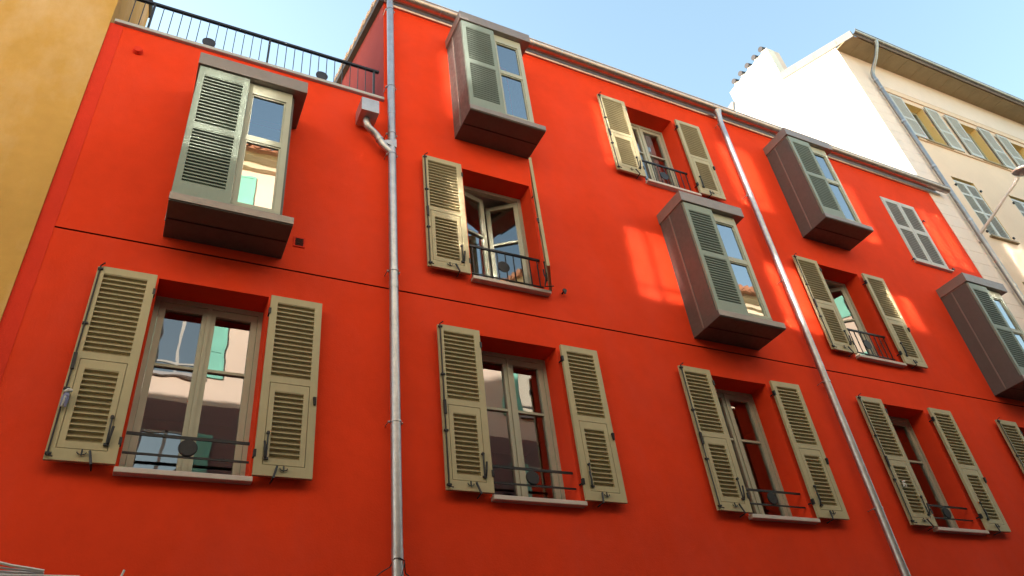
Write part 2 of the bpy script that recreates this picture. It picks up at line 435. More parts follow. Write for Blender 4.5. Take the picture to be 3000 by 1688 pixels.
def window_mesh(H, open_=False):
    mb = MB(); y0, y1 = DREV, DREV+.07; W = HW
    if open_:
        mb.box(-W, -W+.05, y0, y1, 0, H); mb.box(W-.05, W, y0, y1, 0, H); mb.box(-W+.05, W-.05, y0, y1, H-.05, H); mb.box(-W+.05, W-.05, y0, y1, 0, .03)
        return mb
    mb.box(-W, -W+.045, y0, y1, 0, H); mb.box(W-.045, W, y0, y1, 0, H); mb.box(-W+.045, W-.045, y0, y1, H-.055, H); mb.box(-W+.045, W-.045, y0, y1, 0, .06)
    a = W-.048; gl = .062
    for s_ in (-1, 1):
        o0, o1 = (-a, -.003) if s_ < 0 else (.003, a)
        yy = y0+.012
        mb.box(o0, o0+gl, yy, y1, .063, H-.058); mb.box(o1-gl, o1, yy, y1, .063, H-.058)
        mb.box(o0+gl, o1-gl, yy, y1, .063, .155); mb.box(o0+gl, o1-gl, yy, y1, H-.058-.075, H-.058)
        mb.box(o0+gl, o1-gl, yy+.008, y1-.006, .605*H, .605*H+.03)
    mb.box(-.02, .02, y0-.004, y0+.011, .063, H-.058)
    return mb
def pane_mesh(x0, x1, z0, z1, y):
    mb = MB(); mb.face([(x0,y,z0),(x1,y,z0),(x1,y,z1),(x0,y,z1)]); return mb
def sash_mesh(wd, H, sgn):
    mb = MB(); g_ = .062
    X = lambda u: sgn*u
    def bx(u0, u1, z0, z1): mb.box(min(X(u0),X(u1)), max(X(u0),X(u1)), 0, .05, z0, z1)
    bx(0, g_, 0, H); bx(wd-g_, wd, 0, H); bx(g_, wd-g_, 0, .09); bx(g_, wd-g_, H-.075, H); bx(g_, wd-g_, .6*H, .6*H+.03)
    return mb
def railing_mesh(kind):
    mb = MB(); W = HW
    if kind == 'f1':
        mb.box(-W+.01, W-.02, .042, .056, .345, .372); mb.box(-W+.01, W-.01, .042, .056, .170, .188)
        mb.disc(-.01, .030, .262, .072, .011, 'y', 28)
        mb.tube([(-.01+.075*math.cos(t), .04, .262+.075*math.sin(t)) for t in [2*math.pi*i/24 for i in range(25)]], .006, 6)
    else:
        mb.box(-W+.005, W-.005, .035, .06, .565, .595); mb.box(-W+.005, W-.005, .040, .056, .125, .142)
        for k in range(9):
            x = -W+.06+.1175*k; mb.box(x-.006, x+.006, .042, .054, .142, .565)
        mb.disc(-.042, .028, .33, .085, .012, 'y', 28)
    return mb

def make_window(cx, sill, top, kind, hs, openness=None, right_angle=None, curtain=False, label=None):
    H = top-sill
    o = window_mesh(H, openness is not None).build('window', M['frame'], red, tuple(Vector((cx, 0, sill))-RO))
    if label: o['label'] = label
    # sill
    mb = MB(); mb.box(-HW-.02, HW+.02, -.085, .005, -.052, -.004); mb.box(-HW+.002, HW-.002, .006, DREV+.02, -.052, .004)
    mb.build('window_sill', M['stone'], o, (0,0,0), False, .006)
    railing_mesh('f1' if kind == 'f1' else 'f2').build('railing', M['iron'], o)
    if openness is None:
        for s_ in (-1, 1):
            a, b = (.012, HW-.11) if s_ > 0 else (-HW+.11, -.065)
            a, b = (-HW+.045, -.05) if s_ < 0 else (.05, HW-.045)
            pane_mesh(a, b, .10, .605*H, DREV+.045).build('pane', M['glass'], o)
            pane_mesh(a, b, .605*H+.03, H-.09, DREV+.045).build('pane', M['glass'], o)
    else:
        wd = HW-.052
        for s_, ang in ((1, openness[0]), (-1, openness[1])):     # s_=1 hinged on the left jamb
            hx = -s_*(HW-.05)
            sm = sash_mesh(wd, H-.09, s_).build('sash', M['frame'], o, (hx, DREV+.02, .035)); sm.rotation_euler = (0, 0, s_*math.radians(ang))
            x0, x1 = sorted((s_*.05, s_*(wd-.05)))
            pn = pane_mesh(x0, x1, .08, H-.16, .028).build('pane', M['glass'], o, (hx, DREV+.02, .035)); pn.rotation_euler = (0, 0, s_*math.radians(ang))
    if curtain:
        mb = MB()
        for x0, x1 in ((-.43, -.08), (.06, .30)):
            n = 24; pts = [(x0+(x1-x0)*i/n, DREV+.085+.018*math.sin(i*1.9)+.008*math.sin(i*.7)) for i in range(n+1)]
            for (ax, ay), (bx_, by) in zip(pts, pts[1:]): mb.face([(ax,ay,.1),(bx_,by,.1),(bx_,by,H-.1),(ax,ay,H-.1)])
        mb.build('curtain', M['curtain'], o, (0,0,0), True)
    # shutters
    wl, wr, gp = (.512, .52, .016) if kind == 'f1' else (.55, .542, .056)
    zo = hs[0]-sill
    for side, wd, x in (('L', wl, -HW-gp-wl), ('R', wr, HW+.012)):
        mb, _, _ = shutter_mesh(wd, hs[1], side)
        loc = (x, -.095, zo)
        sh = mb.build('shutter', M['shutter'], o, loc)
        sh.rotation_euler = (0, 0, math.radians(random.uniform(-1.1, .9) if side == 'L' else random.uniform(-.9, .9)))
        hw_ = [b.build(n, M['iron'], o, loc) for n, b in hardware(wd, hs[1], side, side == 'L')]
        for q in hw_: q.rotation_euler = sh.rotation_euler
        if side == 'R' and right_angle is not None:
            for q in [sh] + hw_:
                q.location = (HW+.005, -.06, zo); q.rotation_euler = (0, 0, -math.radians(right_angle))
    for x in (-HW-gp, HW+.012):          # hinges into the wall
        for z in (.20, hs[1]-.20):
            mb = MB(); mb.tube([(0, -.085, 0), (0, .0, 0)], .009, 6); mb.box(-.012, .012, -.10, -.06, -.03, .04)
            mb.build('hinge', M['iron'], o, (x, 0, zo+z))
    return o

made = {}
hsd = {'f1': (4.352, 1.945), 'f2': (7.12, 1.90), 'f3': (9.905, 1.86)}
sh_lab = {0: 'window beside the ochre house with a pale rag tied to its left shutter', 5: 'open window with sashes swung inward and its right shutter half closed',
          6: 'open window with a swung sash under the third floor bay', 7: 'window with blue white curtains'}
for i, (cx, z0, z1, k) in enumerate(wins):
    if k == 'shut': continue
    kw = {}
    if i == 5: kw = dict(openness=(15, 34), right_angle=121)
    if i == 6: kw = dict(openness=(15, 34))
    if i == 7: kw = dict(curtain=True)
    hs = hsd[k]
    if i == 6: hs = (7.105, 1.88)
    make_window(cx, z0, z1, k, hs, label=sh_lab.get(i), **kw)
# shut window: two louvred leaves closed in the opening
cx, z0, z1, _ = wins[8]
mb = MB(); H = z1-z0
mb.box(-HW, -HW+.03, -.012, .05, 0, H); mb.box(HW-.03, HW, -.012, .05, 0, H); mb.box(-HW+.03, HW-.03, -.012, .05, H-.03, H)
sw = mb.build('window', M['palegrey'], red, tuple(Vector((cx, 0, z0))-RO)); sw['label'] = 'window closed with two pale grey louvred shutters'
mb = MB(); mb.box(-HW-.03, HW+.03, -.06, .005, -.035, -.002); mb.build('window_sill', M['stone'], sw)
for x0, x1 in ((-HW+.033, -.003), (.003, HW-.033)):
    mb = MB(); t = .036; h = H-.035
    mb.box(x0, x0+.06, 0, t, 0, h); mb.box(x1-.06, x1, 0, t, 0, h)
    for a, b in ((0, .12), (.90, 1.01), (h-.07, h)): mb.box(x0+.06, x1-.06, 0, t, a, b)
    slats(mb, x0+.06, x1-.06, .12, .90, 15, t, .011, .006, False); slats(mb, x0+.06, x1-.06, 1.01, h-.07, 12, t, .011, .006, False)
    mb.build('shutter', M['palegrey'], sw, (0, -.016, 0))
mb = MB()
for x, z in ((-.60, .02), (.60, .05), (.55, 1.35)):
    mb.tube([(x, 0, z), (x, -.05, z)], .01, 6); mb.box(x-.03, x+.03, -.06, -.045, z-.03, z+.01)
mb.build('shutter_stop', M['iron'], sw)

# ---------------------------------------------------------------- bay windows
BW, BD = 1.18, .575
def make_bay():
    # glazed frame
    mb = MB(); y0, y1 = -BD+.055, -BD+.11; L, R_ = .035, 1.045
    mb.box(L, L+.06, y0, y1, .105, 2.10); mb.box(R_-.065, R_, y0, y1, .105, 2.10)
    mb.box(L+.06, R_-.065, y0, y1, .105, .215); mb.box(L+.06, R_-.065, y0, y1, 1.93, 2.10)
    mb.box(L+.06, R_-.065, y0+.004, y1, 1.155, 1.235)
    mb.box(.555, .60, y0+.001, y1-.003, .216, 1.929)
    for z0_, z1_ in ((.215, 1.155), (1.235, 1.93)):
        mb.box(.601, .618, y0+.015, y1, z0_, z1_); mb.box(R_-.083, R_-.0655, y0+.015, y1, z0_, z1_)
        mb.box(.618, R_-.083, y0+.015, y1, z1_-.02, z1_-.0005)
    for k in range(22): mb.box(.58+.0215*k, .592+.0215*k, y0-.006, y0-.0005, .108, .195)
    o = mb.build('bay_window', M['frame'], red, (0,0,0))
    mb = MB(); mb.box(0, .03, -BD+.035, -.001, .10, 2.10); mb.build('side_panel', M['clad'], o)
    mb = MB(); mb.box(1.05, 1.075, -BD+.10, -.001, .10, 2.10); mb.build('side_panel', M['clad'], o)
    mb = MB(); mb.box(-.012, 0, -.245, -.225, .02, 2.10); mb.box(-.006, 0, -BD+.035, -.02, 2.085, 2.10); mb.build('panel_seam', M['cap'], o)
    mb = MB(); mb.box(-.004, BW, -BD, -.001, 0, .10); mb.build('base_panel', M['clad'], o, (0,0,0), False, .005)
    mb = MB(); mb.box(.012, BW-.012, -.312, -.298, -.007, -.0005); mb.build('base_seam', M['iron'], o)
    mb = MB(); mb.box(-.006, BW+.002, -BD-.012, -BD-.001, .012, .104); mb.build('base_lip', M['cap'], o, (0,0,0), False, .004)
    mb = MB(); mb.box(-.022, BW+.02, -BD-.025, -.001, 2.105, 2.30); mb.build('cap', M['cap'], o, (0,0,0), False, .006)
    pane_mesh(.095, .98, .20, 1.17, -BD+.085).build('pane', M['bayglass'], o)
    pane_mesh(.095, .98, 1.22, 1.95, -BD+.085).build('pane', M['bayglass'], o)
    mb = MB(); t = .034; x0, x1 = .004, .548
    zb, zt = .106, 2.085
    mb.box(x0, .068, 0, t, zb, zt); mb.box(.482, x1, 0, t, zb, zt)
    mb.box(.068, .482, 0, t, zb, .285); mb.box(.068, .482, 0, t, 1.075, 1.165); mb.box(.068, .482, 0, t, 1.955, zt)
    slats(mb, .068, .482, .285, 1.075, 17, t, .0145, .008, False); slats(mb, .068, .482, 1.165, 1.955, 15, t, .0145, .008, False)
    mb.build('sliding_shutter', M['greygreen'], o, (0, -BD-.006, 0))
    return o
bay0 = make_bay()
for i, (bx, bz) in enumerate(bays):
    loc = tuple(Vector((bx, 0, bz))-RO)
    if i == 0: bay0.location = loc
    else: dup(bay0, loc, red)

# ------------------------------------------------------------------ terrace railing
tr = empty('terrace_railing', 'black iron railing with two round discs on the terrace edge', 'railing', (.4, .05, ZT+.055))
TO = Vector((.4, .05, ZT+.055))
def tp(mb, name, mat): return mb.build(name, mat, tr, tuple(-TO))
mb = MB(); mb.box(-1.30, 2.03, .03, .07, 10.655, 10.69); tp(mb, 'top_rail', M['iron'])
for x in (-.945, .497, 1.957):
    mb = MB(); mb.box(x-.013, x+.013, .035, .065, ZT+.056, 10.655); tp(mb, 'post', M['iron'])
bal = None
x = -1.167
k = 0
while x < 1.93:
    if all(abs(x-p) > .05 for p in (-.945, .497, 1.957)):
        if bal is None:
            mb = MB(); mb.box(-.0048, .0048, .044, .056, ZT+.056, 10.655); bal = mb.build('baluster', M['iron'], tr, (x-TO.x, -TO.y, -TO.z))
        else:
            d = bal.copy(); C.objects.link(d); d.parent = tr; d.location = (x-TO.x, -TO.y, -TO.z)
    x += .1112
for x in (-.236, 1.222):
    mb = MB(); mb.disc(x, .028, 10.205, .082, .014, 'y', 28); tp(mb, 'disc', M['disc'])

# ------------------------------------------------------------------ YELLOW HOUSE (left)
yh = empty('ochre_house', 'tall ochre plastered house with faded patches beside the red house', 'house', (-6, 4, 0))
YO = Vector((-6, 4, 0))
mb = MB()
mb.box(-14, XL-.001, -.022, .30, 0, 11.55)
mb.build('front_wall', M['yellow'], yh, tuple(-YO))
mb = MB(); mb.box(-14, XL-.32, 6.8, 7, 0, 11.0); mb.build('rear_wall', M['yellow'], yh, tuple(-YO))
mb = MB(); mb.prism([(.301, 0), (.301, 11.5), (.0, 11.551), (-.02, 11.551), (-.02, 12.55), (2.45, 13.62), (2.45, 0)], 'x', XL-.30, XL-.002)
mb.build('gable_wall', M['yellow'], yh, tuple(-YO))
mb = MB(); mb.prism([(-.03, 12.56), (2.46, 13.63), (2.50, 13.63), (2.50, 13.70), (2.45, 13.72), (-.03, 12.65)], 'x', XL-.33, XL+.05)
mb.build('verge_coping', M['iron'], yh, tuple(-YO))
mb = MB(); mb.prism([(-.35, 11.56), (3.4, 12.6), (7.2, 11.1), (7.2, 11.0), (3.4, 12.5), (-.35, 11.46)], 'x', -14, XL-.331)
mb.build('roof', M['tile'], yh, tuple(-YO))

# unseen tall house, added to keep the sun off the step wall
bh = empty('sun_blocker_house', 'unseen tall cream house added to block the sun behind the ochre house', 'house', (-4.2, 9.5, 0))
mb = MB(); mb.box(-1.8, 1.8, -1, 1, 0, 15.6); mb.build('wall', M['cream'], bh)
mb = MB(); mb.prism([(-1.25, 15.6), (0, 16.4), (1.25, 15.6)], 'x', -2, 1.9); mb.build('roof', M['tile'], bh)

# ------------------------------------------------------------------ BEIGE HOUSE (right), leaning a little to the left
PV = Vector((15.3, 0, 9.5))
be = empty('beige_house', 'taller beige corner house with a sunlit white gable and wide eaves', 'house', tuple(PV))
be.rotation_euler = (0, -math.radians(2.6), 0)
BX0, BX1 = -.17, 30.0
BE = 8.10                                # soffit, local
wcx = [1.82+2.335*k for k in range(12)]
rows = [(5.10, 6.66, .46), (1.92, 3.86, .45), (-1.3, .62, .45), (-4.4, -2.3, .45)]
bholes = [(c-r[2], c+r[2], r[0], r[1]) for c in wcx for r in rows]
xs = sorted({BX0, BX1} | {round(h[i], 4) for h in bholes for i in (0, 1)})
zs = sorted({-9.2, BE} | {round(h[i], 4) for h in bholes for i in (2, 3)})
mb = MB()
for a, b in zip(xs, xs[1:]):
    for c, d in zip(zs, zs[1:]):
        mx, mz = (a+b)/2, (c+d)/2
        if any(h[0] < mx < h[1] and h[2] < mz < h[3] for h in bholes): continue
        mb.face([(a,0,c),(b,0,c),(b,0,d),(a,0,d)])
mb.build('front_wall', M['beige'], be)
mb = MB(); mb.box(BX0+.3, BX1, .55, .60, -9.2, BE-.1); mb.build('inner_wall', M['inner'], be)
# gable wall with chimney breast
mb = MB()
mb.prism([(.002, -9.2), (.002, BE+.20), (1.70, BE+.90), (1.70, 10.42), (3.45, 10.38), (3.45, 9.95), (3.52, 9.66), (6.5, 9.0), (9, 8.2), (9, -9.2)], 'x', BX0, BX0+.30)
gw = mb.build('gable_wall', M['white'], be)
mb = MB(); mb.box(BX0+.301, BX0+.52, 1.70, 3.45, 8.6, 10.40); ch = mb.build('chimney', M['quoin'], be)
for y in (1.92, 2.24, 2.56, 2.88, 3.20):
    mb = MB(); mb.tube([(BX0+.16, y, 10.37), (BX0+.16, y, 10.62)], .065, 12); mb.mat(1)
    mb.tube([(BX0+.06, y, 10.66), (BX0+.30, y, 10.70)], .085, 12)
    mb.build('chimney_pot', [M['white'], M['disc']], ch, (0,0,0), True)
# flashing along the verge
mb = MB(); mb.prism([(-.55, BE-.10), (-.55, BE+.13), (1.70, BE+1.10), (1.70, BE+.82)], 'x', BX0-.055, BX0-.003)
for y in (-.1, .6, 1.2): mb.box(BX0-.06, BX0-.0555, y, y+.012, BE+.18+.41*y, BE+.30+.41*y)
mb.build('verge_flashing', M['flash'], be)
mb = MB(); mb.prism([(3.46, 9.92), (3.52, 9.98), (6.5, 9.3), (6.5, 9.02), (3.55, 9.68)], 'x', BX0-.05, BX0-.003); mb.build('rear_flashing', M['flash'], be)
# quoins: a pale vertical band scored with joints
mb = MB(); z = BE-1.0
mb.box(BX0-.004, BX1, -.006, -.0005, BE-1.02+.02, BE-.001)
k = 0
while z > -9:
    mb.box(BX0-.004, .60 + (.06 if k % 2 else 0), -.012, -.0005, z-.335, z+.006); z -= .347; k += 1
mb.build('quoin_band', M['quoin'], be)
mb = MB(); mb.box(.62, BX1, -.03, -.0065, 6.84, 6.90); mb.box(1.0, BX1, -.04, -.0005, 5.03, 5.09); mb.build('string_course', M['beige'], be)
# eave
mb = MB(); mb.box(BX0-.05, BX1, -.50, -.001, BE, BE+.03); sf = mb.build('soffit', M['soffit'], be)
mb = MB(); mb.box(0, .025, -.49, -.012, BE-.008, BE-.0005); b1 = mb.build('soffit_batten', M['soffit'], sf, (.25, 0, 0))
for i in range(1, 24):
    d = b1.copy(); C.objects.link(d); d.parent = sf; d.location = (.25+.62*i, 0, 0)
mb = MB(); mb.prism([(-.56, BE+.031), (-.56, BE+.10), (3.6, BE+1.75), (9, BE), (9, BE-.1), (3.6, BE+1.6)], 'x', BX0+.301, BX1); mb.build('roof', M['tile'], be)
gy2, gz2, gr2 = -.585, BE+.07, .085
mb = MB()
arc = [(gy2+gr2*math.cos(t), gz2+gr2*math.sin(t)) for t in [math.pi+math.pi*i/12 for i in range(13)]]
inn = [(gy2+(gr2-.006)*math.cos(t), gz2+(gr2-.006)*math.sin(t)) for t in [2*math.pi-math.pi*i/12 for i in range(13)]]
mb.prism(arc+inn, 'x', BX0-.02, BX1); mb.tube([(BX0-.02, gy2-gr2, gz2), (BX1, gy2-gr2, gz2)], .012, 8)
g2 = mb.build('gutter', M['disc'], be, (0,0,0), True); g2.data.materials[0] = M['gut2'] = metal('dark_zinc', (.30, .28, .28), .35, .9, .2, 5)
jm = MB(); arc2 = [(gy2+(gr2+.004)*math.cos(t), gz2+(gr2+.004)*math.sin(t)) for t in [math.pi+math.pi*i/12 for i in range(13)]]
inn2 = [(gy2+(gr2+.001)*math.cos(t), gz2+(gr2+.001)*math.sin(t)) for t in [2*math.pi-math.pi*i/12 for i in range(13)]]
jm.prism(arc2+inn2, 'x', -.012, .012); j0 = jm.build('gutter_joint', M['zinc'], g2, (.4, 0, 0), True)
for k in range(1, 24):
    d = j0.copy(); C.objects.link(d); d.parent = g2; d.location = (.4+.52*k, 0, 0)
# downpipe with swan neck
mb = MB()
mb.tube([(.66, -.58, BE+.02), (.66, -.58, BE-.06), (.655, -.55, BE-.14), (.62, -.40, BE-.42), (.58, -.20, BE-.68), (.57, -.13, BE-.78), (.57, -.10, BE-.90), (.585, -.10, 6.6), (.62, -.10, 4), (.70, -.10, -9)], [.085, .06]+[.052]*8, 14)
p3 = mb.build('downpipe', M['gut2'], be, (0,0,0), True)
for z in (7.05, 6.72, 5.45, 3.86, 2.15, .30):
    mb = MB(); x = .575+.028*(6.8-z)/2.3 if z < 6.8 else .572
    mb.tube([(x, -.10, z-.03), (x, -.10, z+.03)], .06, 14); mb.build('pipe_bracket', M['zinc'], p3, (0,0,0), True)
# windows
def beige_window(c, r, kind):
    z0, z1, hw = r
    mb = MB(); H = z1-z0
    mb.mat(1)
    mb.face([(-hw,0,0),(-hw,.25,0),(-hw,.25,H),(-hw,0,H)]); mb.face([(hw,0,0),(hw,0,H),(hw,.25,H),(hw,.25,0)])
    mb.face([(-hw,0,H),(-hw,.25,H),(hw,.25,H),(hw,0,H)]); mb.face([(-hw,0,0),(hw,0,0),(hw,.25,0),(-hw,.25,0)])
    mb.mat(0)
    y = .18
    mb.box(-hw+.002, -hw+.07, y, y+.05, .002, H-.002); mb.box(hw-.07, hw-.002, y, y+.05, .002, H-.002)
    mb.box(-hw+.07, hw-.07, y, y+.05, H-.08, H-.002); mb.box(-hw+.07, hw-.07, y, y+.05, .002, .09); mb.box(-.05, .05, y-.004, y+.05, .09, H-.08)
    o = mb.build('window', [M['frame'], M['reveal']], be, (c, 0, z0))
    pane_mesh(-hw+.07, -.05, .09, H-.08, y+.03).build('pane', M['glass'], o); pane_mesh(.05, hw-.07, .09, H-.08, y+.03).build('pane', M['glass'], o)
    mb = MB(); mb.box(-hw-.08, hw+.08, -.07, -.0005, -.05, -.003); mb.build('window_sill', M['soffit'], o)
    if kind == 'open':
        for x0, x1 in ((-hw-.55, -hw-.01), (hw+.01, hw+.55)):
            mb = MB(); t = .034
            mb.box(x0, x0+.06, 0, t, -.02, H+.02); mb.box(x1-.06, x1, 0, t, -.02, H+.02)
            for a, b in ((-.02, .08), (.62, .70), (H-.06, H+.02)): mb.box(x0+.06, x1-.06, 0, t, a, b)
            slats(mb, x0+.06, x1-.06, .08, .62, 14, t, .016); slats(mb, x0+.06, x1-.06, .70, H-.06, 20, t, .016)
            mb.build('shutter', M['oldgrey'], o, (0, -.075, 0))
    else:
        for x0, x1 in ((-hw+.006, -.003), (.003, hw-.006)):
            mb = MB(); t = .034
            mb.box(x0, x0+.05, 0, t, .005, H-.10); mb.box(x1-.05, x1, 0, t, .005, H-.10)
            cuts = [.005, .09, .80, .87, 1.36, 1.43, H-.17, H-.10]
            for a, b in zip(cuts[::2], cuts[1::2]): mb.box(x0+.05, x1-.05, 0, t, a, b)
            for (a, b, n) in ((.09, .80, 13), (.87, 1.36, 9), (1.43, H-.17, 7)): slats(mb, x0+.05, x1-.05, a, b, n, t, .012, .006, False)
            mb.build('shutter', M['oldgrey'], o, (0, .012, 0))
        mb = MB()
        for x, z in ((-hw-.07, .1), (hw+.07, .12), (hw+.06, H-.3), (-hw-.06, H-.35)): mb.box(x-.02, x+.02, -.04, -.0005, z, z+.05)
        mb.build('shutter_stop', M['iron'], o)
    return o
for r, kind in ((rows[0], 'open'), (rows[1], 'shut'), (rows[2], 'shut'), (rows[3], 'shut')):
    b0 = beige_window(wcx[0], r, kind)
    for c in wcx[1:]: dup(b0, (c, 0, r[0]), be)
# second chimney beyond the ridge
mb = MB(); mb.box(1.2, 2.0, 1.0, 1.6, BE+.8, BE+1.58); mb.prism([(1.15, BE+1.581), (2.05, BE+1.581), (1.6, BE+1.9)], 'y', .95, 1.65); mb.build('chimney', M['quoin'], be)

# ------------------------------------------------------------------ street lamp on the beige house
lx, lz = 15.3+.64*math.cos(.0454)-1.70*math.sin(.0454), 9.5+.64*math.sin(.0454)+1.70*math.cos(.0454)
lp = empty('street_lamp', 'pale wall lamp on a long thin arm above the beige house downpipe', 'lamp', (lx, -.02, lz))
mb = MB(); mb.box(-.05, .05, -.03, .0, -.14, .10); mb.build('wall_plate', M['lamp'], lp)
mb = MB(); mb.tube([(0, -.02, 0), (.02, -.45, .20), (.05, -.9, .43), (.07, -1.15, .56)], [.042, .034, .026, .022], 10); mb.build('arm', M['lamp'], lp, (0,0,0), True)
mb = MB(); mb.tube([(.06, -1.05, .50), (.08, -1.22, .60), (.09, -1.32, .68)], [.032, .036, .05], 12); mb.build('arm_socket', M['lamp'], lp, (0,0,0), True)
mb = MB()
hc = Vector((.13, -1.48, .74)); 
prof = [(0.0, .10), (.07, .095), (.14, .06), (.185, 0.0), (.175, -.02)]
def revolve(mb, c, prof, seg=24, tilt=0.35):
    rings = []
    for r_, z_ in prof:
        n = len(mb.v); rings.append(n)
        for k in range(seg):
            t = 2*math.pi*k/seg
            p = Vector((r_*math.cos(t)*1.25, r_*math.sin(t)*1.25, z_)); p = Matrix.Rotation(tilt, 3, 'X') @ p
            mb.v.append(tuple(c+p))
    for i in range(len(prof)-1):
        for k in range(seg):
            k2 = (k+1) % seg; mb.f.append((rings[i]+k, rings[i]+k2, rings[i+1]+k2, rings[i+1]+k)); mb.m.append(0)
revolve(mb, hc, [(.001, .11)]+prof[1:]); mb.build('lamp_head', M['lamp'], lp, (0,0,0), True)
mb = MB(); revolve(mb, hc, [(.172, -.018), (.15, -.05), (.09, -.075), (.001, -.085)]); mb.build('lamp_lens', M['lampglass'], lp, (0,0,0), True)

# ------------------------------------------------------------------ small loose things
def rag(name, label, x, z, s, m1, m2):
    mb = MB(); y = -.125
    random.seed(int(x*10)+7)
    for k in range(5):
        a = random.uniform(-.5, .5); L = s*random.uniform(.6, 1.1); dx = random.uniform(-.02, .02)*s/.1
        mb.mat(0 if k % 2 else 1)
        mb.tube([(x+dx*.3, y, z+.02), (x+dx+a*.02, y-.015, z-L*.45), (x+dx*1.5+a*.03, y-.005, z-L)], [.010, .016*s/.1, .008], 7)
    mb.mat(0); mb.tube([(x-.025, y-.005, z+.015), (x, y-.02, z+.022), (x+.03, y-.005, z+.03)], [.010, .018, .012], 7)
    o = mb.build(name, [m1, m2], None, (0,0,0), True); return tag(o, label, 'rag', 'rags tied to the shutters')
rag('rag', 'white and blue rag knotted on the left shutter nearest the ochre house', -.682, 4.92, .12, M['pale_cloth'], M['blue_cloth'])
rag('rag', 'small white rag tied to a first floor shutter right of the second downpipe', 9.47, 4.92, .07, M['pale_cloth'], M['pale_cloth'])
mb = MB()
mb.tube([(1.90, -.06, 3.40), (1.97, -.05, 3.515), (2.04, -.05, 3.57), (2.10, -.08, 3.60), (2.12, -.16, 3.655), (2.16, -.182, 3.65), (2.21, -.16, 3.635), (2.22, -.13, 3.60), (2.25, -.06, 3.56), (2.31, -.05, 3.52), (2.36, -.05, 3.44)], .0055, 6)
mb.tube([(2.21, -.16, 3.63), (2.19, -.182, 3.56), (2.175, -.18, 3.50), (2.17, -.18, 3.40)], .004, 6)
tag(mb.build('wire', M['iron'], None, (0,0,0), True), 'thin dark wire looped round the base of the tall grey downpipe', 'wire')
aw = empty('awning', 'rolled pale awning with a frayed folded cover at the lower left', 'awning', (-1.2, -.3, 3.36))
mb = MB(); mb.box(-1.8, .93, -.03, .03, -.02, .045); mb.build('front_bar', M['zinc'], aw, (0,0,0), False, .006)
mb = MB()
for j in range(4):
    yy = -.03+.02*j
    pts = [(-1.8+.1*i, yy+.006*math.sin(i*1.3+j), .054 + .171*max(0, .774-(-1.8+.1*i))*(1, .62, .30, .08)[j] + .004*math.sin(i*2.1+j)) for i in range(27)]
    mb.tube([p for p in pts if p[0] < .80], (.010, .008, .009, .011)[j], 6)
mb.build('folded_cover', M['pale_cloth'], aw, (0,0,0), True)
mb = MB(); mb.tube([(1.19, -.02, .03), (1.205, -.02, .09)], .008, 8); mb.tube([(.93, 0, .0), (1.19, -.02, .035)], .012, 8); mb.build('support_pin', M['pale_cloth'], aw)
mb = MB(); mb.box(-1.7, -1.66, -.03, .30, -.30, .0); mb.box(.5, .54, .03, .295, -.05, -.021); mb.build('wall_bracket', M['zinc'], aw)

